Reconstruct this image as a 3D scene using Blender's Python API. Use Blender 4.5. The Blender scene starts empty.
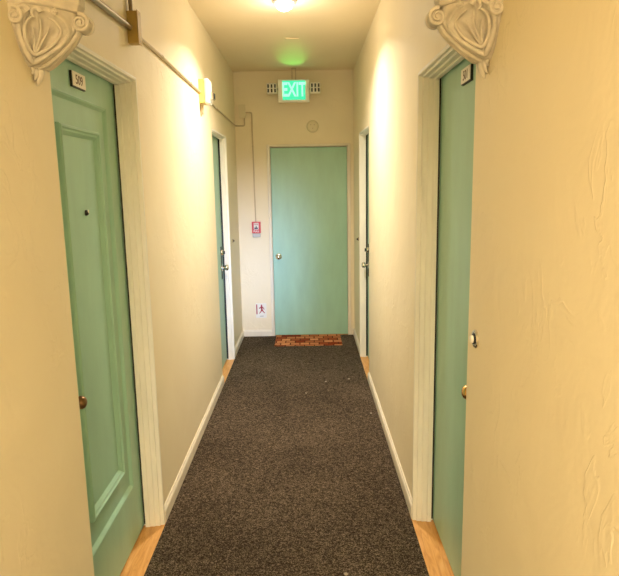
import bpy, bmesh, math, random
from mathutils import Vector, Matrix, noise
random.seed(4)
S = bpy.context.scene
COL = S.collection

# ------------------------------------------------------------------ camera
XL, XR, D, H = -0.737, 0.499, 6.30, 2.802
Y0 = -3.2
PITCH, YAW, ROLL, CAMH, FPX = math.radians(9.7818), math.radians(0.0924), math.radians(-1.0257), 1.622, 585.2
def cam_ray(px, py):
    X = px - 309.5; Y = py - 288
    x = X*math.cos(ROLL) + Y*math.sin(ROLL); y = -X*math.sin(ROLL) + Y*math.cos(ROLL)
    dx, du = x/FPX, -y/FPX
    fy = math.cos(PITCH) + du*math.sin(PITCH); fz = -math.sin(PITCH) + du*math.cos(PITCH)
    return Vector((dx*math.cos(YAW) + fy*math.sin(YAW), -dx*math.sin(YAW) + fy*math.cos(YAW), fz))
fwd = cam_ray(309.5, 288)
right = (cam_ray(309.5 + FPX, 288) - fwd).normalized()
up = right.cross(fwd).normalized()
cam = bpy.data.cameras.new('camera'); camo = bpy.data.objects.new('camera', cam); COL.objects.link(camo)
M = Matrix((right, up, -fwd.normalized())).transposed().to_4x4(); M.translation = (0, 0, CAMH)
camo.matrix_world = M
cam.sensor_fit = 'HORIZONTAL'; cam.sensor_width = 36; cam.lens = FPX/619*36; cam.clip_start = .02
S.camera = camo

# ------------------------------------------------------------------ light + exposure
S.view_settings.view_transform = 'Standard'; S.view_settings.look = 'None'
S.view_settings.gamma = 1; S.view_settings.use_curve_mapping = False
S.view_settings.exposure = 0.60
W = bpy.data.worlds.new('world'); S.world = W; W.use_nodes = True
W.node_tree.nodes['Background'].inputs[0].default_value = (.02, .018, .015, 1)
W.node_tree.nodes['Background'].inputs[1].default_value = 1
LAMP_NEAR_W = 27.0
FILL_BACK_W = 62.0      # unseen lamp added at the back end for frontal light
LAMP_FAR_W = 23.0       # the ceiling lamp in view
LAMP_COL = (1.0, .89, .76)
LAMP_NEAR_COL = (1.0, .88, .66)
GLOW_W = 3.2
def light(name, kind, loc, power, color, size=.1, parent=None):
    l = bpy.data.lights.new(name, kind); l.energy = power; l.color = color
    o = bpy.data.objects.new(name, l); COL.objects.link(o); o.location = loc
    if parent: o.parent = parent
    return o
# added cool fill behind the camera, tinting the left of the far door
w = light('cool_fill', 'AREA', (.32, -2.9, 1.15), 1.9, (.42, .60, 1.0))
w.data.shape = 'RECTANGLE'; w.data.size = .25; w.data.size_y = 1.3; w.data.spread = math.radians(10)
w.rotation_euler = (Vector((-.58, 6.3, .70)) - w.location).to_track_quat('-Z', 'Y').to_euler()

# ------------------------------------------------------------------ helpers
def obj(name, bm, m, parent=None, smooth=False, bevel=0, seg=2, sharp=None):
    me = bpy.data.meshes.new(name)
    bmesh.ops.recalc_face_normals(bm, faces=bm.faces[:])
    bm.to_mesh(me); bm.free()
    o = bpy.data.objects.new(name, me); COL.objects.link(o)
    for mm in (m if isinstance(m, (list, tuple)) else [m]): me.materials.append(mm)
    if smooth:
        for p in me.polygons: p.use_smooth = True
        if sharp is not None:
            me.set_sharp_from_angle(angle=math.radians(sharp))
    if parent: o.parent = parent
    if bevel:
        b = o.modifiers.new('bevel', 'BEVEL'); b.width = bevel; b.segments = seg; b.limit_method = 'ANGLE'
    return o
def empty(name, loc):
    o = bpy.data.objects.new(name, None); COL.objects.link(o); o.location = loc; o.empty_display_size = .05
    return o
def tag(o, label=None, cat=None, group=None, kind=None):
    if label: o['label'] = label
    if cat: o['category'] = cat
    if group: o['group'] = group
    if kind: o['kind'] = kind
    return o
def box(bm, a, b, mi=0):
    x0, y0, z0 = a; x1, y1, z1 = b
    vs = [bm.verts.new((x, y, z)) for x in (x0, x1) for y in (y0, y1) for z in (z0, z1)]
    for f in ((0,1,3,2), (4,6,7,5), (0,4,5,1), (2,3,7,6), (0,2,6,4), (1,5,7,3)):
        bm.faces.new([vs[i] for i in f]).material_index = mi
def frame_axes(d):
    d = d.normalized(); u = d.orthogonal().normalized(); return u, d.cross(u)
def tube(bm, pts, r, n=12, cap=True, mi=0, flat=None):
    """sweep a round section along pts; r may be a list"""
    pts = [Vector(p) for p in pts]; k = len(pts)
    rr = r if isinstance(r, (list, tuple)) else [r]*k
    prev = None; rings = []
    for i, p in enumerate(pts):
        t = (pts[min(i+1, k-1)] - pts[max(i-1, 0)]).normalized()
        if prev is None: u, v = frame_axes(t)
        else:
            u = (prev - t*prev.dot(t)).normalized(); v = t.cross(u)
        prev = u
        rings.append([bm.verts.new(p + (u*math.cos(a) + v*math.sin(a))*rr[i]) for a in [2*math.pi*j/n for j in range(n)]])
    for a, b in zip(rings, rings[1:]):
        for j in range(n):
            bm.faces.new((a[j], a[(j+1) % n], b[(j+1) % n], b[j])).material_index = mi
    if cap:
        bm.faces.new(rings[0][::-1]).material_index = mi; bm.faces.new(rings[-1]).material_index = mi
def lathe(bm, prof, origin, axis, n=28, mi=0):
    """prof: (radius, distance along axis)"""
    ax = Vector(axis).normalized(); u, v = frame_axes(ax); o = Vector(origin); rings = []
    for r, h in prof:
        if r < 1e-6: rings.append([bm.verts.new(o + ax*h)])
        else: rings.append([bm.verts.new(o + ax*h + (u*math.cos(a) + v*math.sin(a))*r) for a in [2*math.pi*j/n for j in range(n)]])
    for a, b in zip(rings, rings[1:]):
        if len(a) == 1 and len(b) == 1: continue
        for j in range(n):
            j2 = (j+1) % n
            if len(a) == 1: f = bm.faces.new((a[0], b[j2], b[j]))
            elif len(b) == 1: f = bm.faces.new((a[j], a[j2], b[0]))
            else: f = bm.faces.new((a[j], a[j2], b[j2], b[j]))
            f.material_index = mi
def arc(c, r, a0, a1, n, fn):
    return [fn(c[0] + r*math.cos(a0+(a1-a0)*i/n), c[1] + r*math.sin(a0+(a1-a0)*i/n)) for i in range(n+1)]
def text_mesh(name, s, size, depth, m, parent, mat, bold=0.0, sx=1.0):
    c = bpy.data.curves.new(name, 'FONT'); c.body = s; c.size = size; c.extrude = depth; c.offset = bold
    c.align_x = 'CENTER'; c.align_y = 'CENTER'
    t = bpy.data.objects.new('tmp', c); COL.objects.link(t)
    dg = bpy.context.evaluated_depsgraph_get(); me = bpy.data.meshes.new_from_object(t.evaluated_get(dg))
    bpy.data.objects.remove(t); me.name = name
    me.transform(mat @ Matrix.Diagonal((sx, 1, 1, 1)))
    o = bpy.data.objects.new(name, me); COL.objects.link(o); me.materials.clear(); me.materials.append(m)
    o.parent = parent
    return o

# ------------------------------------------------------------------ materials
def mat(name, col, rough=.6, metal=0, emit=None, estr=0, spec=.5):
    m = bpy.data.materials.new(name); m.use_nodes = True
    b = m.node_tree.nodes['Principled BSDF']
    b.inputs['Base Color'].default_value = (*col, 1); b.inputs['Roughness'].default_value = rough
    b.inputs['Metallic'].default_value = metal; b.inputs['Specular IOR Level'].default_value = spec
    if emit: b.inputs['Emission Color'].default_value = (*emit, 1); b.inputs['Emission Strength'].default_value = estr
    return m
def nodes(m): return m.node_tree.nodes, m.node_tree.links, m.node_tree.nodes['Principled BSDF']
def coord(N, L, scale=(1,1,1), rot=(0,0,0)):
    g = N.new('ShaderNodeNewGeometry'); mp = N.new('ShaderNodeMapping')
    mp.inputs['Scale'].default_value = scale; mp.inputs['Rotation'].default_value = rot
    L.new(g.outputs['Position'], mp.inputs['Vector']); return mp.outputs['Vector']
def nz(N, L, vec, scale, detail=4, rough=.55, dist=0):
    n = N.new('ShaderNodeTexNoise'); n.inputs['Scale'].default_value = scale; n.inputs['Detail'].default_value = detail
    n.inputs['Roughness'].default_value = rough; n.inputs['Distortion'].default_value = dist
    L.new(vec, n.inputs['Vector']); return n.outputs['Fac']
def ramp(N, L, fac, stops):
    r = N.new('ShaderNodeValToRGB'); e = r.color_ramp.elements
    while len(e) < len(stops): e.new(.5)
    for i, (p, c) in enumerate(stops): e[i].position = p; e[i].color = (*c, 1) if len(c) == 3 else c
    L.new(fac, r.inputs['Fac']); return r.outputs['Color']
def math_n(N, L, op, a, b):
    n = N.new('ShaderNodeMath'); n.operation = op
    for i, x in enumerate((a, b)):
        if isinstance(x, (int, float)): n.inputs[i].default_value = x
        else: L.new(x, n.inputs[i])
    return n.outputs[0]
def bump(N, L, b, h, strength, dist):
    n = N.new('ShaderNodeBump'); n.inputs['Strength'].default_value = strength; n.inputs['Distance'].default_value = dist
    L.new(h, n.inputs['Height']); L.new(n.outputs['Normal'], b.inputs['Normal'])

def stucco(name, c1, c2, strength=.6, rough=.5):
    m = mat(name, c1, rough); N, L, b = nodes(m); v = coord(N, L)
    big = nz(N, L, v, 2.2, 3, .5, .6)
    L.new(ramp(N, L, big, [(.32, c1), (.68, c2)]), b.inputs['Base Color'])
    # skip-trowel ridges: thin crests of a warped noise, plus low swells
    r1 = nz(N, L, coord(N, L, (1, 1, .8), (.3, .4, .2)), 7.0, 3, .55, 1.6)
    ridge = ramp(N, L, r1, [(.0, (0,0,0)), (.50, (0,0,0)), (.535, (1,1,1)), (.60, (.25,.25,.25)), (1, (0,0,0))])
    mask = ramp(N, L, nz(N, L, v, 3.1, 2, .5), [(.48, (0,0,0)), (.64, (1,1,1))])
    mm = math_n(N, L, 'MULTIPLY', ridge, mask)
    sw = nz(N, L, v, 4.5, 3, .5, .8); fine = nz(N, L, v, 60, 3, .6)
    h = math_n(N, L, 'ADD', math_n(N, L, 'MULTIPLY', mm, .30), math_n(N, L, 'ADD', math_n(N, L, 'MULTIPLY', sw, 1.3), math_n(N, L, 'MULTIPLY', fine, .07)))
    bump(N, L, b, h, strength, .010)
    return m
M_wall = stucco('cream_stucco', (.86, .755, .535), (.89, .79, .57), .42, .5)
M_ceil = stucco('ceiling_plaster', (.92, .79, .55), (.94, .81, .57), .25, .6)
def paint(name, col, rough=.4, wear=.06, scale=9, stretch=(1,1,.25)):
    m = mat(name, col, rough); N, L, b = nodes(m); v = coord(N, L, stretch)
    f = nz(N, L, v, scale, 4, .6)
    lo = tuple(x*(1-wear) for x in col); hi = tuple(min(1, x*(1+wear)) for x in col)
    L.new(ramp(N, L, f, [(.3, lo), (.7, hi)]), b.inputs['Base Color'])
    bump(N, L, b, nz(N, L, coord(N, L), 45, 3, .6), .12, .003)
    return m
M_teal = paint('teal_door_paint', (.345, .595, .465), .36)
M_trim = paint('cream_trim_paint', (.84, .77, .63), .38)
M_jamb = paint('white_jamb_paint', (.90, .87, .79), .42, .07, 10)
M_corbel = paint('corbel_plaster', (.66, .61, .53), .7, .12, 30, (1,1,1))
M_boxp = paint('painted_box', (.52, .36, .10), .45)
M_conduit = mat('painted_conduit', (.58, .47, .30), .4, .2)
M_steel = mat('bare_conduit', (.36, .30, .22), .32, .7)
M_brass = mat('brass', (.80, .50, .20), .24, 1)
M_bronze = mat('dark_bronze', (.24, .14, .07), .3, 1)
M_chrome = mat('chrome', (.75, .72, .66), .16, 1)
M_black = mat('black_plastic', (.012, .012, .012), .5)
M_white = mat('white_plastic', (.85, .82, .74), .4)
M_ivory = mat('ivory_plate', (.95, .90, .80), .4)
M_ink = mat('brown_ink', (.20, .13, .09), .6)
M_red = mat('red_paint', (.62, .035, .03), .35)
M_dred = mat('dark_red_print', (.45, .02, .03), .5)
M_grey = mat('grey_metal', (.45, .42, .36), .45, .3)
def carpet_mat():
    m = mat('brown_carpet', (.05, .04, .03), .95, spec=.1); N, L, b = nodes(m); v = coord(N, L)
    f = nz(N, L, v, 190, 2, .7); g = nz(N, L, v, 60, 3, .7); k = nz(N, L, v, 1.3, 3, .5)
    mix = math_n(N, L, 'ADD', math_n(N, L, 'MULTIPLY', f, .62), math_n(N, L, 'ADD', math_n(N, L, 'MULTIPLY', g, .28), math_n(N, L, 'MULTIPLY', k, .10)))
    L.new(ramp(N, L, mix, [(.40, (.016, .010, .005)), (.50, (.060, .044, .031)), (.60, (.25, .19, .13))]), b.inputs['Base Color'])
    bump(N, L, b, mix, 1.0, .012)
    return m
M_carpet = carpet_mat()
def wood_mat():
    m = mat('oak_boards', (.55, .27, .08), .35); N, L, b = nodes(m)
    f = nz(N, L, coord(N, L, (9, 1.1, 1)), 6, 5, .6, 1.2)
    L.new(ramp(N, L, f, [(.3, (.60, .26, .07)), (.52, (.76, .39, .12)), (.72, (.85, .50, .20))]), b.inputs['Base Color'])
    bump(N, L, b, f, .15, .003)
    return m
M_wood = wood_mat()
def mat_rug():
    m = mat('woven_doormat', (.5, .15, .05), .9, spec=.1); N, L, b = nodes(m)
    v = coord(N, L, (1, 1, 1))
    br = N.new('ShaderNodeTexBrick'); L.new(v, br.inputs['Vector'])
    br.inputs['Scale'].default_value = 1; br.inputs['Brick Width'].default_value = .100; br.inputs['Row Height'].default_value = .085
    br.inputs['Mortar Size'].default_value = .006; br.inputs['Bias'].default_value = -.1
    br.inputs['Color1'].default_value = (.30, .045, .012, 1); br.inputs['Color2'].default_value = (.92, .42, .17, 1); br.inputs['Mortar'].default_value = (.13, .035, .015, 1)
    f = nz(N, L, v, 140, 3, .7)
    mx = N.new('ShaderNodeMix'); mx.data_type = 'RGBA'; mx.blend_type = 'MULTIPLY'; mx.inputs['Factor'].default_value = .8
    L.new(br.outputs['Color'], mx.inputs['A']); L.new(ramp(N, L, f, [(.3, (.5,.5,.5)), (.65, (1,1,1))]), mx.inputs['B'])
    L.new(mx.outputs['Result'], b.inputs['Base Color'])
    bump(N, L, b, f, .8, .006)
    return m
M_rug = mat_rug()
M_lampglass = mat('lamp_glass', (1, .95, .85), .4, emit=(1, .90, .70), estr=18)
M_exitbg = mat('exit_backlit_panel', (.05, .4, .25), .5, emit=(.03, .56, .30), estr=.9)
M_exitlt = mat('exit_lit_letters', (.3, .9, .6), .5, emit=(.28, .95, .55), estr=.85)

# ------------------------------------------------------------------ the room shell
DZ = 2.09                                    # head of the side door openings
LN, LF = (1.777, 2.640), (4.738, 5.440)      # left openings, near and far (along the hallway)
RN, RF = (1.787, 2.640), (4.756, 5.450)
def side_wall(name, s, xw, holes):
    bm = bmesh.new(); x2 = xw + s*.24; y = Y0
    for a, b in holes:
        box(bm, (xw, y, -.02), (x2, a, H)); box(bm, (xw, a, DZ), (x2, b, H)); y = b
    box(bm, (xw, y, -.02), (x2, D + .22, H))
    bmesh.ops.remove_doubles(bm, verts=bm.verts[:], dist=1e-5)
    # drop the doubled internal faces
    seen = {}
    for f in bm.faces[:]:
        seen.setdefault(tuple(sorted(v.index for v in f.verts)), []).append(f)
    return obj(name, bm, M_wall)
tag(side_wall('wall_left', -1, XL, (LN, LF)), 'cream stucco wall on the left with two recessed doorways', 'wall', kind='structure')
tag(side_wall('wall_right', 1, XR, (RN, RF)), 'cream stucco wall on the right with two recessed doorways', 'wall', kind='structure')
FX0, FX1, FZ = -.392, .443, 2.05             # far door opening
bm = bmesh.new()
box(bm, (XL, D, -.02), (FX0, D+.2, H)); box(bm, (FX1, D, -.02), (XR, D+.2, H)); box(bm, (FX0, D, FZ), (FX1, D+.2, H))
tag(obj('wall_far', bm, M_wall), 'cream end wall around the far teal door', 'wall', kind='structure')
bm = bmesh.new(); box(bm, (XL, Y0-.2, -.02), (XR, Y0, H))
tag(obj('wall_back', bm, M_wall), 'cream wall closing the hallway behind the camera', 'wall', kind='structure')
bm = bmesh.new(); box(bm, (XL-.24, Y0-.2, H), (XR+.24, D+.22, H+.12))
tag(obj('ceiling', bm, M_ceil), 'plain cream plaster ceiling of the hallway', 'ceiling', kind='structure')
bm = bmesh.new(); box(bm, (XL-.24, Y0-.2, -.12), (XR+.24, D+.22, 0))
tag(obj('floor', bm, M_wood), 'orange oak floorboards showing in the doorways', 'floor', kind='structure')
# dropped beam carried by the two corbels (just above the frame)
BY0, BY1, BZ = 1.53, 1.80, 2.20
bm = bmesh.new(); box(bm, (XL, BY0, BZ), (XR, BY1, H))
tag(obj('trim_1', bm, M_wall, bevel=.012), 'cream plaster beam across the hallway above the two corbels', 'beam', kind='structure')

# baseboards
def baseboard(name, runs, label):
    bm = bmesh.new()
    for kind, s, xw, a, b in runs:
        prof = [(0, 0), (.014, 0), (.014, .058), (.011, .066), (.007, .070), (.005, .078), (0, .078)]
        ends = []
        for y in (a, b):
            ends.append([bm.verts.new((xw - s*p, y, z) if kind == 'side' else (y, xw - p, z)) for p, z in prof])
        n = len(prof)
        for i in range(n): bm.faces.new((ends[0][i], ends[0][(i+1) % n], ends[1][(i+1) % n], ends[1][i]))
        bm.faces.new(ends[0]); bm.faces.new(ends[1][::-1])
    return tag(obj(name, bm, M_trim), label, 'baseboard', kind='structure')
baseboard('baseboard_left', [('side', -1, XL, Y0, LN[0]-.014), ('side', -1, XL, LN[1]+.014, LF[0]-.014), ('side', -1, XL, LF[1]+.014, D)], 'cream baseboard along the left wall')
baseboard('baseboard_right', [('side', 1, XR, Y0, RN[0]-.014), ('side', 1, XR, RN[1]+.014, RF[0]-.014), ('side', 1, XR, RF[1]+.014, D)], 'cream baseboard along the right wall')
baseboard('baseboard_far', [('end', 1, D, XL+.014, FX0-.024), ('end', 1, D, FX1+.024, XR-.014)], 'cream baseboard at the foot of the end wall')

# door frames
def u_frame(name, s, xw, y0, y1, zh, prof, label, m):
    """profile (a, b): a inward from the opening edge, b depth into the wall"""
    bm = bmesh.new(); rows = []
    for a, b in prof:
        x = xw + s*b
        xn = xw + s*max(b, .002); an = max(a, .001)
        rows.append([bm.verts.new(p) for p in ((xn, y0+an, .001), (xn, y0+an, zh-a), (x, y1-a, zh-a), (x, y1-a, .001))])
    for r, q in zip(rows, rows[1:]):
        for i in range(3): bm.faces.new((r[i], r[i+1], q[i+1], q[i]))
    for i in (0, 3): bm.faces.new([r[i] for r in rows])
    r, q = rows[0], rows[-1]
    for i in range(3): bm.faces.new((r[i], r[i+1], q[i+1], q[i]))
    o = tag(obj(name, bm, m, bevel=.0015, seg=1), label, 'door frame', kind='structure')
    # black strip standing in for the shade in the slit between frame and door
    b0, b1 = prof[-4][1], prof[-4][1] + (prof[-3][1]*0 + SLIT_SHADE[name]); bm = bmesh.new(); rows = []
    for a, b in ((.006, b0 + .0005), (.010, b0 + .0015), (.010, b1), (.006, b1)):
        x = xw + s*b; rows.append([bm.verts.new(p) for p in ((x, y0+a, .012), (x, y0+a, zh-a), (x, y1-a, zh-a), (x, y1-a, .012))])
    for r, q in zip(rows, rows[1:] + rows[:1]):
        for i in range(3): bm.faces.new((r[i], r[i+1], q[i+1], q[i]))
    sl = obj('slit_shade_strip', bm, M_black, o); sl['label'] = 'black strip for the shade in the door slit'
    return o
SLIT_SHADE = {'trim_2': .009, 'trim_3': .009, 'trim_4': .016, 'trim_5': .016}
def PF(k=1.0, slit=.009, out=1.0):
    d = .088*k
    return [(-.010, .0), (-.012, -.007*out), (-.004, -.011*out), (.004, -.009*out), (.006, .008*k), (.013, .010*k), (.013, .030*k), (.0175, .034*k),
      (.0175, .056*k), (.022, .059*k), (.022, d-slit), (.006, d-slit), (.006, .235), (0, .235)]
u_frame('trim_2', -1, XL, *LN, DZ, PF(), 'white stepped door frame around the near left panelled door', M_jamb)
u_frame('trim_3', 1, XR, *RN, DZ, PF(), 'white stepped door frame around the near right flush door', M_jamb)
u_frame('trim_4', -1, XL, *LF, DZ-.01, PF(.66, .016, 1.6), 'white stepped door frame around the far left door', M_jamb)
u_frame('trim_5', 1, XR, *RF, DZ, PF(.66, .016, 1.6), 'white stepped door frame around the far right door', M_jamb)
# far door frame in the end wall
bm = bmesh.new(); rows = []
for a, b in [(-.022, 0), (-.022, -.012), (-.010, -.016), (.004, -.014), (.004, -.002), (.012, 0), (.012, .055), (.022, .057), (.022, .18), (0, .18)]:
    y = D + b
    rows.append([bm.verts.new(p) for p in ((FX0+a, y, .001), (FX0+a, y, FZ-a*.8), (FX1-a, y, FZ-a*.8), (FX1-a, y, .001))])
for r, q in zip(rows, rows[1:] + rows[:1]):
    for i in range(3): bm.faces.new((r[i], r[i+1], q[i+1], q[i]))
for i in (0, 3): bm.faces.new([r[i] for r in rows])
tag(obj('trim_6', bm, M_trim, bevel=.0015, seg=1), 'thin cream casing around the far teal door', 'door frame', kind='structure')

# ------------------------------------------------------------------ carpet
bm = bmesh.new(); box(bm, (XL+.0145, Y0+.01, .0003), (XR-.0145, D-.0145, .007))
tag(obj('carpet', bm, M_carpet), 'dark brown looped carpet running the full length of the hallway floor', 'carpet')

# ------------------------------------------------------------------ doors
def slab(bm, s, xf, y0, y1, z0, z1, panel=False, th=.042):
    """door slab; xf is the face towards the hallway, s points into the wall"""
    xb = xf + s*th
    if not panel:
        box(bm, (xf, y0, z0), (xb, y1, z1)); return
    def loop(ya, yb, za, zb, dep):
        x = xf + s*dep
        return [bm.verts.new(p) for p in ((x, ya, za), (x, yb, za), (x, yb, zb), (x, ya, zb))]
    oy0, oy1, oz0, oz1 = 1.905, 2.512, .272, 1.958     # outer sunk field
    iy0, iy1, iz0, iz1 = 2.020, 2.405, .392, 1.852     # raised inner moulding
    L = [loop(y0, y1, z0, z1, 0)]
    for i, dep in ((0, 0), (.004, -.003), (.010, .0), (.016, .007), (.020, .011)):
        L.append(loop(oy0+i, oy1-i, oz0+i, oz1-i, dep))
    for i, dep in ((0, .011), (.002, -.001), (.007, -.007), (.013, -.007), (.018, -.001), (.024, .001), (.030, .007), (.036, .013), (.038, .013)):
        L.append(loop(iy0+i, iy1-i, iz0+i, iz1-i, dep))
    for a, b in zip(L, L[1:]):
        for j in range(4): bm.faces.new((a[j], a[(j+1) % 4], b[(j+1) % 4], b[j]))
    bm.faces.new(L[-1])
    B = [bm.verts.new(p) for p in ((xb, y0, z0), (xb, y1, z0), (xb, y1, z1), (xb, y0, z1))]
    for j in range(4): bm.faces.new((L[0][j], L[0][(j+1) % 4], B[(j+1) % 4], B[j]))
    bm.faces.new(B)
def knob(parent, pos, axis, m, r=.026, rose_m=None, label=None):
    ax = Vector(axis)
    bm = bmesh.new()
    lathe(bm, [(0, 0), (.011, 0), (.010, .014), (.009, .020), (.014, .027), (r*.86, .033), (r, .042), (r*.97, .052), (r*.74, .060), (r*.4, .064), (0, .065)], pos, ax)
    k = obj('door_knob', bm, m, parent, smooth=True, sharp=50)
    if label: k['label'] = label
    bm = bmesh.new(); lathe(bm, [(0, -.002), (.033, -.002), (.033, .003), (.028, .007), (.014, .009), (.011, .010)], pos, ax)
    obj('rosette', bm, rose_m or m, k, smooth=True, sharp=40)
    return k
def deadbolt(parent, pos, axis, m):
    bm = bmesh.new(); lathe(bm, [(0, -.002), (.028, -.002), (.028, .008), (.022, .016), (.018, .020), (0, .020)], pos, axis, 22)
    o = obj('deadbolt', bm, m, parent, smooth=True, sharp=40); return o
def number_plate(parent, s, xf, yc, zc, txt):
    w, h = .124, .054
    bm = bmesh.new(); box(bm, (xf, yc-w/2, zc-h/2), (xf - s*.008, yc+w/2, zc+h/2))
    p = obj('number_plate', bm, M_black, parent); p['label'] = 'small ivory number plate with a black edge'
    bm = bmesh.new(); box(bm, (xf - s*.008, yc-w/2+.004, zc-h/2+.004), (xf - s*.0105, yc+w/2, zc+h/2))
    obj('plate_face', bm, M_ivory, p)
    # reading direction as seen from the hallway
    rd = Vector((0, 1, 0)) if s < 0 else Vector((0, -1, 0))
    n = Vector((-s, 0, 0)); R = Matrix((rd, Vector((0, 0, 1)), n)).transposed().to_4x4(); R.translation = (xf - s*.0108, yc, zc)
    text_mesh('digits', txt, .046, .0004, M_ink, p, R, .0002)
# near left, panelled
Xd = XL - .088
d1 = empty('door_1', (Xd-.02, 2.21, 0)); d1.matrix_world.translation
def P(parent, o):       # keep world position under an offset parent
    o.matrix_parent_inverse = Matrix.Translation(parent.location).inverted(); return o
def adopt(root):
    for c in root.children: c.matrix_parent_inverse = Matrix.Translation(root.location).inverted()
bm = bmesh.new(); slab(bm, -1, Xd, LN[0]+.010, LN[1]-.010, .010, DZ-.012, True)
obj('door_panel', bm, M_teal, d1)
knob(d1, (Xd, 1.895, .915), (1, 0, 0), M_bronze, r=.023, rose_m=M_brass, label='bronze knob')
number_plate(d1, -1, Xd, 2.213, 2.014, '509')
bm = bmesh.new(); lathe(bm, [(0, 0), (.011, 0), (.011, .004), (.007, .010), (.005, .010)], (Xd-.013, 2.235, 1.541), (1, 0, 0), 20)
v = obj('door_viewer', bm, M_black, d1, smooth=True, sharp=40)
bm = bmesh.new(); lathe(bm, [(0, .010), (.0065, .010), (.0065, .011), (0, .013)], (Xd-.013, 2.235, 1.546), (1, 0, 0), 16)
obj('lens', bm, M_chrome, v)
adopt(d1); tag(d1, 'teal door with raised panel moulding and a number plate, near left', 'door', kind='structure')
# near right, flush
Xe = XR + .088
d2 = empty('door_2', (Xe+.02, 2.22, 0))
bm = bmesh.new(); slab(bm, 1, Xe, RN[0]+.010, RN[1]-.010, .010, DZ-.012)
obj('door_panel', bm, M_teal, d2, bevel=.002)
knob(d2, (Xe, 1.925, .915), (-1, 0, 0), M_brass, label='polished brass knob')
number_plate(d2, 1, Xe, 2.196, 2.008, '501')
adopt(d2); tag(d2, 'smooth flush teal door with a brass knob and number plate, near right', 'door', kind='structure')
# far end
d3 = empty('door_3', (.025, D+.04, 0))
bm = bmesh.new(); box(bm, (FX0+.0155, D+.012, .010), (FX1-.0155, D+.054, FZ-.0165))
obj('door_panel', bm, M_teal, d3, bevel=.002)
knob(d3, (-.318, D+.012, .885), (0, -1, 0), M_chrome, label='round chrome knob')
adopt(d3); tag(d3, 'smooth teal door in the end wall behind the woven doormat', 'door', kind='structure')
# far left / far right
for nm, s, xw, (a, b), lab in (('door_4', -1, XL, LF, 'narrow view of the teal door in the far left recess'), ('door_5', 1, XR, RF, 'door hidden in the far right recess, only its lock and knob showing')):
    xf = xw + s*.058; dd = empty(nm, (xf + s*.02, (a+b)/2, 0)); zt = (DZ-.01 if s < 0 else DZ) - .012
    bm = bmesh.new(); slab(bm, s, xf, a+.010, b-.010, .010, zt); obj('door_panel', bm, M_teal, dd, bevel=.002)
    yk = b - .100
    knob(dd, (xf, yk, .905), (-s, 0, 0), M_chrome, r=.027)
    db = deadbolt(dd, (xf, yk, 1.045), (-s, 0, 0), M_chrome)
    bm = bmesh.new(); box(bm, (xf - s*.018, yk-.004, 1.030), (xf - s*.036, yk+.004, 1.060)); obj('turn_piece', bm, M_black, db, bevel=.002)
    bm = bmesh.new(); box(bm, (xf, yk-.030, .80), (xf - s*.003, yk+.030, 1.10)); obj('lock_plate', bm, M_black, dd, bevel=.0015)
    adopt(dd); tag(dd, lab, 'door', kind='structure')

# ------------------------------------------------------------------ corbels
YC = 1.673
KEEL = [(2.092, .130), (2.070, .132), (2.050, .131), (2.038, .128), (2.022, .116), (2.005, .098), (1.985, .074), (1.968, .050), (1.957, .030), (1.951, .014)]
HALF = [(2.092, .116), (2.060, .112), (2.040, .102), (2.015, .088), (1.985, .070), (1.965, .050), (1.951, .030)]
def interp(T, z):
    if z >= T[0][0]: return T[0][1]
    for (za, a), (zb, b) in zip(T, T[1:]):
        if z >= zb: return a + (b-a)*(za-z)/(za-zb)
    return T[-1][1]
def side_pt(z, u, s, xw, off=0):
    """u 0 at the wall, 1 at the front ridge; sign of s picks near (-1) or far (+1) flank"""
    k, hw = interp(KEEL, z), interp(HALF, z)
    q = k*u; y = hw*(1-u)**.80*(1) + .010*(1-(1-u)**2)*0 + .014*math.sin(math.pi*u)*min(1, hw/.06)
    y += .012*u                                 # blunt ridge
    nq, ny = .62, .78
    q += off*nq; y += off*ny
    return q, y
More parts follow.
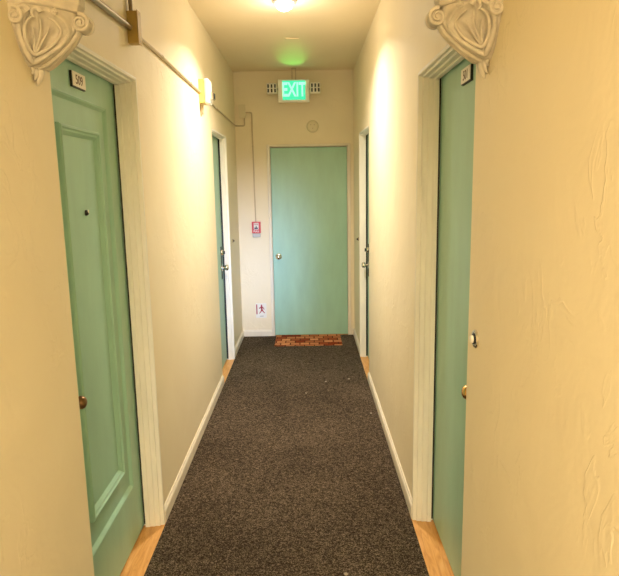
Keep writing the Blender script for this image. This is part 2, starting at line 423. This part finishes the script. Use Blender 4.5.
def corbel(name, xw, sg, label):
    """sg = +1: projects towards +x (left wall); -1 the other way"""
    root = empty(name, (xw, YC, 1.95))
    def pt(q, y, z): return Vector((xw + sg*q, YC + y, z))
    # --- bell: two bulging leaf flanks meeting at the ridge
    bm = bmesh.new(); NZ, NU = 44, 36; grid = []
    for i in range(NZ+1):
        z = 2.092 - (2.092-1.951)*i/NZ; row = []
        for side in (-1, 1):
            us = [j/NU for j in range(NU+1)]
            if side == 1: us = us[::-1]
            for u in us:
                # carved leaf relief: an oval bowl with radiating lobes
                t = (z-1.955)/(2.085-1.955); c = .50
                e = ((u-c)/.40)**2 + ((t-.52)/.46)**2
                ang = math.atan2(t-.08, (u-c)*1.1)
                rel = 0
                rel += .010*math.exp(-((math.sqrt(e)-1)/.14)**2)             # oval rim
                if e < 1: rel += -.020*(1-e) + .0035*math.cos(ang*15)*(1-e)**.3 + .006*math.exp(-((u-c-(.04*math.sin(t*5)))/.05)**2)
                rel += .004*math.exp(-((u-.16-.05*math.sin(t*4))/.04)**2)    # back stem
                w_, zz = (1 - abs(2*t-1)**6 if 0 < t < 1 else 0), z
                q, y = side_pt(z, u, side, xw, rel*max(0, w_))
                row.append(bm.verts.new(pt(max(q, -.004), side*y, z)))
        grid.append(row)
    n = len(grid[0])
    for a, b in zip(grid, grid[1:]):
        for j in range(n-1): bm.faces.new((a[j], a[j+1], b[j+1], b[j]))
    bm.faces.new(grid[0]); bm.faces.new(grid[-1][::-1])
    for a, b in zip(grid, grid[1:]): bm.faces.new((a[0], b[0], b[-1], a[-1]))
    # double bead down the ridge
    for side in (-1, 1):
        for off, r, cut in ((.012, .0070, 0), (.025, .0056, .012)):
            pts = []
            for i in range(26):
                z = 2.050 - (2.050-1.951)*i/25
                q, y = side_pt(z, 1, side, xw); k = interp(KEEL, z)
                pts.append(pt(k - cut*.6 + .002, side*(off-.004), z + cut*.25))
            tube(bm, pts, r, 8)
    # spiral rims framing the leaf on both flanks
    for side in (-1, 1):
        for rr, rad in ((1.04, .0085), (.76, .0058)):
            pts = []
            for i in range(31):
                a = math.radians(-250 + 320*i/30)
                u = .50 + .40*rr*math.cos(a); t = .50 + .44*rr*math.sin(a)
                z = 1.955 + t*.130; q, y = side_pt(z, u, side, xw, .005)
                pts.append(pt(q, side*y, z))
            tube(bm, pts, [rad*(.35+.65*math.sin(math.pi*min(1, (i+3)/33))) for i in range(31)], 7)
        for du, t1 in ((0, .80), (-.13, .62), (.13, .66)):
            pts = []
            for i in range(12):
                f = i/11; u = .50 + du*(f**.7) ; t = .16 + (t1-.16)*f; z = 1.955 + t*.130
                q, y = side_pt(z, u, side, xw, -.002); pts.append(pt(q, side*y, z))
            tube(bm, pts, [.0050 - .0034*i/11 for i in range(12)], 7)
        # curling lobes along the top under the abacus
        for uc, sz in ((.24, .017), (.44, .015)):
            q, y = side_pt(2.068, uc, side, xw, .006); pts = []
            for i in range(22):
                a = math.radians(20 + 235*i/21); r_ = sz*(1-.35*i/21)
                dq = r_*math.cos(a); pts.append(pt(q + dq*.75, side*(y + .006*i/21 - dq*.5*.6), 2.066 + r_*math.sin(a)))
            tube(bm, pts, [.0085-.0060*i/21 for i in range(22)], 8)
    body = obj('leaf_bell', bm, M_corbel, root, smooth=True, sharp=55)
    # --- front volute: scroll across the ridge
    def volute(qc, zc, yc0, yc1, R, nm, turns=1.9):
        bm = bmesh.new()
        lathe(bm, [(0, yc0+.006), (R*.80, yc0+.006), (R*.88, yc0+.012), (R*.80, (yc0+yc1)/2), (R*.88, yc1-.012), (R*.80, yc1-.006), (0, yc1-.006)], pt(qc, 0, zc), (0, 1, 0), 28)
        for yy in (yc0+.004, yc1-.004):
            pts = []; K = 46
            for i in range(K):
                a = math.radians(100) - math.radians(360*turns)*i/(K-1); r_ = R*(1 - .86*i/(K-1))
                pts.append(pt(qc + r_*math.cos(a), yy, zc + r_*math.sin(a)))
            tube(bm, pts, [.0055-.0025*i/(K-1) for i in range(K)], 8)
            lathe(bm, [(0, -.005), (.005, -.004), (.005, .004), (0, .005)], pt(qc, yy, zc), (0, 1, 0), 12)
        return obj(nm, bm, M_corbel, root, smooth=True, sharp=50)
    volute(.143, 2.062, -.025, .025, .0235, 'front_volute')
    volute(.014, 2.058, -.118, -.092, .0215, 'wall_volute', 1.5)
    volute(.014, 2.058, .092, .118, .0215, 'wall_volute', 1.5)
    # rosettes under the abacus
    for side in (-1, 1):
        bm = bmesh.new(); q, y = side_pt(2.072, .70, side, xw, .008)
        for k in range(5):
            a = 2*math.pi*k/5; c = pt(q + .006*math.cos(a)*.8, side*(y + .002), 2.076 + .006*math.sin(a))
            bmesh.ops.create_uvsphere(bm, u_segments=10, v_segments=6, radius=.0052, matrix=Matrix.Translation(c))
        bmesh.ops.create_uvsphere(bm, u_segments=10, v_segments=6, radius=.004, matrix=Matrix.Translation(pt(q+.002, side*(y+.006), 2.076)))
        obj('rosette', bm, M_corbel, root, smooth=True)
    # --- hanging tip leaf on the wall
    bm = bmesh.new()
    for dy, ln, w0, q0 in ((0, .050, .0135, .012), (-.013, .038, .009, .008), (.013, .038, .009, .008), (-.022, .022, .007, .005), (.022, .022, .007, .005)):
        pts = []; rs = []
        for i in range(12):
            t = i/11
            pts.append(pt(q0 + .006*math.sin(t*3.1) - .006*t, dy*(1-.35*t), 1.962 - ln*t - .006)); rs.append(w0*(1.25*(1-t)**.75*(.55+.45*min(1, t*4))) + .0008)
        tube(bm, pts, rs, 10)
    obj('tip_leaf', bm, M_corbel, root, smooth=True)
    # --- abacus: pointed slab in two steps, up to the beam
    bm = bmesh.new()
    def plan(z, g):
        P_ = [(0, -.122-g), (.060, -.100-g), (.105, -.066-g), (.130, -.036-g), (.141+g, -.022), (.141+g, .022), (.130, .036+g), (.105, .066+g), (.060, .100+g), (0, .122+g)]
        return [bm.verts.new(pt(q, y, z)) for q, y in P_]
    R_ = [plan(2.088, -.006), plan(2.092, -.002), plan(2.098, -.002), plan(2.108, .004), plan(2.190, .006), plan(2.200, .006)]
    for a, b in zip(R_, R_[1:]):
        for j in range(len(a)): bm.faces.new((a[j], a[(j+1) % len(a)], b[(j+1) % len(a)], b[j]))
    bm.faces.new(R_[0]); bm.faces.new(R_[-1])
    obj('abacus', bm, M_corbel, root, bevel=.002)
    adopt(root)
    return tag(root, label, 'corbel')
corbel('plaster_corbel', XL, 1, 'carved plaster corbel with leaf and scroll on the left wall, beside the panelled teal door')
corbel('plaster_corbel', XR, -1, 'carved plaster corbel with leaf and scroll on the right wall, beside the flush teal door')

# ------------------------------------------------------------------ ceiling lamps
def ceiling_lamp(y, power, label, LAMP_COL=LAMP_COL, spread=144):
    root = empty('ceiling_lamp', (-.122, y, H))
    o = Vector((-.122, y, H))
    bm = bmesh.new(); lathe(bm, [(0, 0), (.078, 0), (.078, .012), (.072, .018), (.060, .020), (.056, .014), (0, .014)], o, (0, 0, -1), 40)
    obj('lamp_base', bm, M_grey, root, smooth=True, sharp=40)
    bm = bmesh.new(); R = .056
    lathe(bm, [(R, .016)] + [(R*math.cos(a), .020 + .045*math.sin(a)) for a in [math.pi/2*i/10 for i in range(10)]] + [(0, .065)], o, (0, 0, -1), 40)
    obj('lamp_shade', bm, M_lampglass, root, smooth=True)
    l = light('bulb_light', 'AREA', o - Vector((0, 0, .085)), power, LAMP_COL, parent=root)
    l.data.shape = 'DISK'; l.data.size = .12; l.data.spread = math.radians(spread)
    l2 = light('globe_light', 'POINT', o - Vector((0, 0, .16)), power*.10, LAMP_COL, parent=root); l2.data.shadow_soft_size = .04
    adopt(root); return tag(root, label, 'ceiling lamp')
ceiling_lamp(4.00, LAMP_FAR_W, 'small round lit dome lamp on the ceiling in front of the exit sign')
ceiling_lamp(-2.75, FILL_BACK_W, 'round dome lamp added as frontal fill at the unseen back end of the hallway', LAMP_NEAR_COL, 160)
ceiling_lamp(-.75, LAMP_NEAR_W, 'round dome lamp on the ceiling just behind the camera', LAMP_NEAR_COL, 150)

# ------------------------------------------------------------------ exit sign
ex = empty('exit_sign', (-.113, 6.15, H))
bm = bmesh.new(); box(bm, (-.272, 6.140, 2.470), (.044, 6.185, 2.690)); obj('sign_housing', bm, M_ivory, ex, bevel=.006)
bm = bmesh.new(); box(bm, (-.226, 6.136, 2.492), (.004, 6.141, 2.678)); fc = obj('sign_face', bm, M_exitbg, ex, bevel=.001, seg=1)
Rm = Matrix((Vector((1, 0, 0)), Vector((0, 0, 1)), Vector((0, -1, 0)))).transposed().to_4x4(); Rm.translation = (-.112, 6.1345, 2.585)
text_mesh('letters', 'EXIT', .188, .001, M_exitlt, fc, Rm, .005, .62)
bm = bmesh.new()
for x in (-.128, -.092): tube(bm, [(x, 6.163, 2.688), (x, 6.163, H)], .0045, 8)
lathe(bm, [(0, 0), (.026, 0), (.026, .006), (.02, .010), (0, .010)], (-.11, 6.163, H), (0, 0, -1), 24)
obj('hanger', bm, M_conduit, ex)
g = light('sign_glow', 'SPOT', (-.112, 6.125, 2.462), GLOW_W, (.16, 1.0, .10), parent=ex)
g.data.spot_size = math.radians(66); g.data.spot_blend = .7; g.data.shadow_soft_size = .012
g.rotation_euler = (Vector((0, -.36, .35))).to_track_quat('-Z', 'Y').to_euler(); g.scale = (.55, 1, 1)
for sx, cx in ((-1, -.334), (1, .104)):
    bm = bmesh.new(); box(bm, (cx-.052, 6.120, 2.552), (cx+.052, 6.165, 2.656)); 
    h = obj('emergency_light', bm, M_ivory, ex, bevel=.010)
    bm = bmesh.new()
    for i in range(3):
        x = cx - .034 + .034*i; box(bm, (x-.0085, 6.1165, 2.565), (x+.0085, 6.1205, 2.643))
    obj('grille_slots', bm, M_black, h)
    bm = bmesh.new(); box(bm, (cx-.053, 6.114, 2.600), (cx+.053, 6.118, 2.607)); obj('grille_bar', bm, M_ivory, h)
    bm = bmesh.new(); tube(bm, [(cx - sx*.040, 6.160, 2.60), (cx - sx*.075, 6.163, 2.60)], .010, 10); obj('light_arm', bm, M_grey, h)
adopt(ex)
tag(ex, 'green lit EXIT sign hung from the ceiling with two small emergency lights', 'exit sign')

# ------------------------------------------------------------------ ceiling plate
bm = bmesh.new(); box(bm, (-.150, 4.955, H-.008), (-.040, 5.010, H))
tag(obj('cover_plate', bm, M_ceil, bevel=.003), 'small painted cover plate on the ceiling between the lamp and the exit sign', 'cover plate')
# round painted cover on the end wall
bm = bmesh.new(); lathe(bm, [(0, .012), (.045, .012), (.055, .010), (.062, .004), (.064, 0)], (.072, D, 2.245), (0, -1, 0), 36)
M_cover = mat('painted_cover', (.76, .68, .46), .5)
rc = obj('round_cover', bm, M_cover, smooth=True, sharp=30)
for dx, dz in ((-.018, .016), (.018, .016), (0, -.02)):
    bm = bmesh.new(); lathe(bm, [(.006, 0), (.006, .0145), (0, .0155)], (.072+dx, D, 2.245+dz), (0, -1, 0), 12); obj('screw', bm, M_conduit, rc)
tag(rc, 'round painted-over cover on the end wall above the far door', 'wall cover')

# ------------------------------------------------------------------ conduits and boxes
def strap(bm, p, ax, r):
    u, v = frame_axes(Vector(ax)); tube(bm, [Vector(p) - Vector(ax)*.008, Vector(p) + Vector(ax)*.008], r*1.35, 10)
XC = XL + .010
# near junction box
jb = empty('junction_box', (XL, 2.64, 2.27))
bm = bmesh.new(); box(bm, (XL, 2.592, 2.229), (XL+.044, 2.636, 2.358)); obj('box_body', bm, M_boxp, jb, bevel=.003)
bm = bmesh.new(); box(bm, (XL+.044, 2.589, 2.226), (XL+.047, 2.640, 2.361)); cv = obj('cover', bm, M_boxp, jb, bevel=.0015)
for y, z in ((2.614, 2.348), (2.614, 2.239)):
    bm = bmesh.new(); lathe(bm, [(.004, 0), (.004, .0015), (0, .0025)], (XL+.047, y, z), (1, 0, 0), 10); obj('cover_screw', bm, M_conduit, cv)
adopt(jb); tag(jb, 'mustard painted square junction box high on the left wall', 'junction box')
def pipe(name, pts, r, label, straps=(), m=M_conduit):
    bm = bmesh.new(); tube(bm, pts, r, 12)
    o = obj(name, bm, m, smooth=True, sharp=60)
    for p, ax in straps:
        b2 = bmesh.new(); strap(b2, p, ax, r); obj('strap', b2, m, o)
    return tag(o, label, 'conduit', 'electrical conduits on the walls')
pipe('conduit', [(XL+.013, 2.591, 2.291), (XL+.013, 2.2, 2.277), (XL+.013, 1.82, 2.268), (XL+.013, 1.801, 2.268)], .0115, 'thick metal conduit entering the mustard junction box from the camera side', (), M_steel)
pipe('conduit', [(XL+.014, 2.614, 2.359), (XL+.014, 2.614, H)], .0085, 'metal conduit rising from the mustard junction box to the ceiling', (), M_steel)
pipe('conduit', [(XC, 2.637, 2.284), (XC, 2.75, 2.287), (XC, 3.10, 2.290), (XC, 3.6, 2.286), (XC, 4.228, 2.284)], .0075, 'thin painted conduit between the junction box and the white alarm strobe',
     [((XC, 3.15, 2.290), (0, 1, 0)), ((XC, 3.9, 2.285), (0, 1, 0))])
pipe('conduit', [(XC, 4.362, 2.280), (XC, 5.2, 2.270), (XC, 6.20, 2.262), (XC+.004, 6.262, 2.262), (XC+.014, 6.282, 2.262), (XC+.03, D-.009, 2.262), (-.652, D-.009, 2.262), (-.640, D-.009, 2.264), (-.634, D-.009, 2.274), (-.634, D-.009, 2.338)], .0065,
     'thin conduit from the white strobe round the corner to the end wall box', [((XC, 5.0, 2.272), (0, 1, 0))])
pipe('conduit', [(-.6195, D-.009, 2.395), (-.574, D-.009, 2.395), (-.563, D-.009, 2.392), (-.559, D-.009, 2.380), (-.556, D-.009, 1.9), (-.552, D-.009, 1.268)], .0065, 'thin conduit dropping down the end wall to the red fire alarm', [((-.557, D-.009, 2.05), (0, 0, 1))])
ub = empty('junction_box', (-.653, D, 2.405))
bm = bmesh.new(); box(bm, (-.687, D-.036, 2.340), (-.621, D, 2.470)); obj('box_body', bm, M_cover, ub, bevel=.003)
bm = bmesh.new(); box(bm, (-.690, D-.040, 2.337), (-.618, D-.036, 2.473)); obj('cover', bm, M_cover, ub, bevel=.0015)
adopt(ub); tag(ub, 'small cream painted junction box in the corner of the end wall', 'junction box')

# alarm strobe on the left wall
st = empty('alarm_strobe', (XL, 4.295, 2.29))
M_yel = mat('yellowed_box', (.78, .60, .18), .45)
bm = bmesh.new(); box(bm, (XL, 4.230, 2.212), (XL+.038, 4.360, 2.372)); obj('back_box', bm, M_yel, st, bevel=.003)
bm = bmesh.new(); box(bm, (XL+.038, 4.226, 2.208), (XL+.072, 4.364, 2.376)); obj('housing', bm, M_white, st, bevel=.012, seg=3)
bm = bmesh.new(); box(bm, (XL+.072, 4.262, 2.236), (XL+.098, 4.328, 2.290)); ln = obj('strobe_lens', bm, M_chrome, st, bevel=.008)
bm = bmesh.new(); box(bm, (XL+.0982, 4.270, 2.245), (XL+.1005, 4.320, 2.281)); obj('lens_cap', bm, M_black, ln)
bm = bmesh.new(); tube(bm, [(XL+.014, 4.262, 2.204), (XL+.012, 4.262, 2.155), (XL+.004, 4.268, 2.125)], [.012, .008, .003], 10); obj('shadow_stub', bm, M_conduit, st, smooth=True)  # tapered stub put in for the dark shadow below the strobe
adopt(st); tag(st, 'white alarm strobe on a yellowed box high on the left wall', 'alarm strobe')

# fire alarm pull station
fa = empty('fire_alarm', (-.547, D, 1.20))
bm = bmesh.new(); box(bm, (-.594, D-.030, 1.145), (-.500, D-.001, 1.268)); obj('alarm_body', bm, M_red, fa, bevel=.004)
bm = bmesh.new(); box(bm, (-.573, D-.034, 1.186), (-.521, D-.030, 1.256)); fp = obj('face_plate', bm, M_white, fa, bevel=.001, seg=1)
bm = bmesh.new(); box(bm, (-.566, D-.046, 1.192), (-.528, D-.034, 1.206)); box(bm, (-.552, D-.044, 1.206), (-.542, D-.034, 1.222)); obj('pull_handle', bm, M_black, fa, bevel=.002)
Rm.translation = (-.547, D-.0345, 1.240); text_mesh('lettering', 'FIRE', .026, .0004, M_dred, fp, Rm, .0003)
Rm.translation = (-.547, D-.0305, 1.166); text_mesh('lettering', 'PULL', .028, .0004, M_white, fa, Rm, .0003)
bm = bmesh.new(); box(bm, (-.588, D-.034, 1.105), (-.506, D, 1.144)); obj('bottom_box', bm, M_grey, fa, bevel=.003)
adopt(fa); tag(fa, 'red fire alarm pull station on the end wall left of the far door', 'fire alarm')

# low-level exit sign with the running figure
fs = empty('fire_exit_sign', (-.525, D, .29))
bm = bmesh.new(); box(bm, (-.584, D-.004, .213), (-.468, D, .375)); pl = obj('sign_plate', bm, M_white, fs, bevel=.001, seg=1)
bm = bmesh.new(); yb = D-.0048
def flat(bm, pts, th=.001):
    a = [bm.verts.new((x, yb, z)) for x, z in pts]; b = [bm.verts.new((x, yb+th, z)) for x, z in pts]; n = len(pts)
    bm.faces.new(a); bm.faces.new(b[::-1])
    for i in range(n): bm.faces.new((a[i], a[(i+1) % n], b[(i+1) % n], b[i]))
def limb(x0, z0, x1, z1, w0, w1):
    dx, dz = x1-x0, z1-z0; l = math.hypot(dx, dz); nx, nz_ = -dz/l, dx/l
    flat(bm, [(x0+nx*w0, z0+nz_*w0), (x0-nx*w0, z0-nz_*w0), (x1-nx*w1, z1-nz_*w1), (x1+nx*w1, z1+nz_*w1)])
cx = -.520
flat(bm, [(cx+.0085*math.cos(a), .352+.010*math.sin(a)) for a in [2*math.pi*i/14 for i in range(14)]])
limb(cx, .343, cx+.003, .298, .010, .009)
limb(cx+.002, .338, cx+.022, .322, .005, .004); limb(cx+.022, .322, cx+.028, .306, .004, .003)
limb(cx-.002, .338, cx-.022, .318, .005, .004); limb(cx-.022, .318, cx-.026, .330, .004, .003)
limb(cx+.003, .302, cx+.020, .280, .007, .005); limb(cx+.020, .280, cx+.034, .266, .005, .004)
limb(cx+.001, .302, cx-.010, .280, .007, .005); limb(cx-.010, .280, cx-.026, .262, .005, .004)
obj('running_figure', bm, M_dred, pl)
bm = bmesh.new(); flat(bm, [(-.578, .254), (-.566, .254), (-.566, .364), (-.578, .364)]); obj('red_bar', bm, M_dred, pl)
bm = bmesh.new(); flat(bm, [(-.540, .228), (-.500, .228), (-.500, .236), (-.540, .236)]); obj('red_dash', bm, M_grey, pl)
adopt(fs); tag(fs, 'small white sign with a red running figure, low on the end wall', 'sign')

# doorbells
def bell(pos, s, label, r=.028, bm_=None, pm=None):
    root = empty('doorbell', pos); 
    bm = bmesh.new(); lathe(bm, [(0, -.001), (r, -.001), (r, .003), (r*.9, .006), (r*.55, .007), (r*.5, .0065)], pos, (-s, 0, 0), 28)
    obj('bell_plate', bm, bm_ or M_chrome, root, smooth=True, sharp=40)
    bm = bmesh.new(); lathe(bm, [(r*.56, .0068), (r*.58, .009), (r*.44, .0105), (r*.42, .008)], pos, (-s, 0, 0), 24); obj('ring', bm, M_black, root, smooth=True, sharp=40)
    bm = bmesh.new(); lathe(bm, [(r*.42, .006), (r*.42, .014), (r*.3, .018), (0, .019)], pos, (-s, 0, 0), 20); obj('push_button', bm, pm or M_ivory, root, smooth=True, sharp=40)
    adopt(root); return tag(root, label, 'doorbell')
bell((XR, 1.700, 1.165), 1, 'round chrome doorbell on the near right wall beside the flush teal door')
bell((XL, 5.75, 1.115), -1, 'tiny dark doorbell on the left wall past the far left door', .018, M_bronze, M_black)
bell((XR, 5.75, 1.110), 1, 'tiny dark doorbell on the right wall past the far right door', .018, M_bronze, M_black)

# doormat
bm = bmesh.new(); nx_, ny_ = 60, 26
def mz(x, y): return .0165 + .0018*noise.noise((x*22, y*22, 0))
gr = [[bm.verts.new((-.362 + .700*i/nx_ + .003*noise.noise((j*.9, 3, 0)), 5.855 + .425*j/ny_ + .004*noise.noise((i*.7, 0, 5)), mz(i*.02, j*.02))) for j in range(ny_+1)] for i in range(nx_+1)]
for i in range(nx_):
    for j in range(ny_): bm.faces.new((gr[i][j], gr[i+1][j], gr[i+1][j+1], gr[i][j+1]))
ex_ = bmesh.ops.extrude_face_region(bm, geom=bm.faces[:])
for v in [e for e in ex_['geom'] if isinstance(e, bmesh.types.BMVert)]: v.co.z = .0072
tag(obj('doormat', bm, M_rug), 'orange and red woven doormat on the carpet before the far door', 'doormat')

M_crumb = mat('dusty_lint', (.42, .36, .28), .9)
# scraps of lint on the carpet
for x, y, r, lab in ((.130, 4.712, .007, 'pale crumb on the carpet, middle of the three before the far right door'), (.330, 4.774, .009, 'pale paper scrap on the carpet nearest the far right door'),
                (-.036, 4.442, .006, 'tiny pale crumb near the middle of the carpet'), (.433, 4.001, .007, 'pale crumb on the carpet by the right baseboard'),
                (.136, 2.229, .008, 'white scrap on the carpet at the bottom edge of the picture')):
    bm = bmesh.new(); bmesh.ops.create_icosphere(bm, subdivisions=2, radius=r)
    for v in bm.verts:
        v.co += v.co*noise.noise(v.co*90 + Vector((x*50, 0, 0)))*.8; v.co.z *= .45
    for v in bm.verts: v.co += Vector((x, y, .0095))
    tag(obj('crumb', bm, M_crumb, smooth=True), lab, 'crumb', 'crumbs on the carpet')
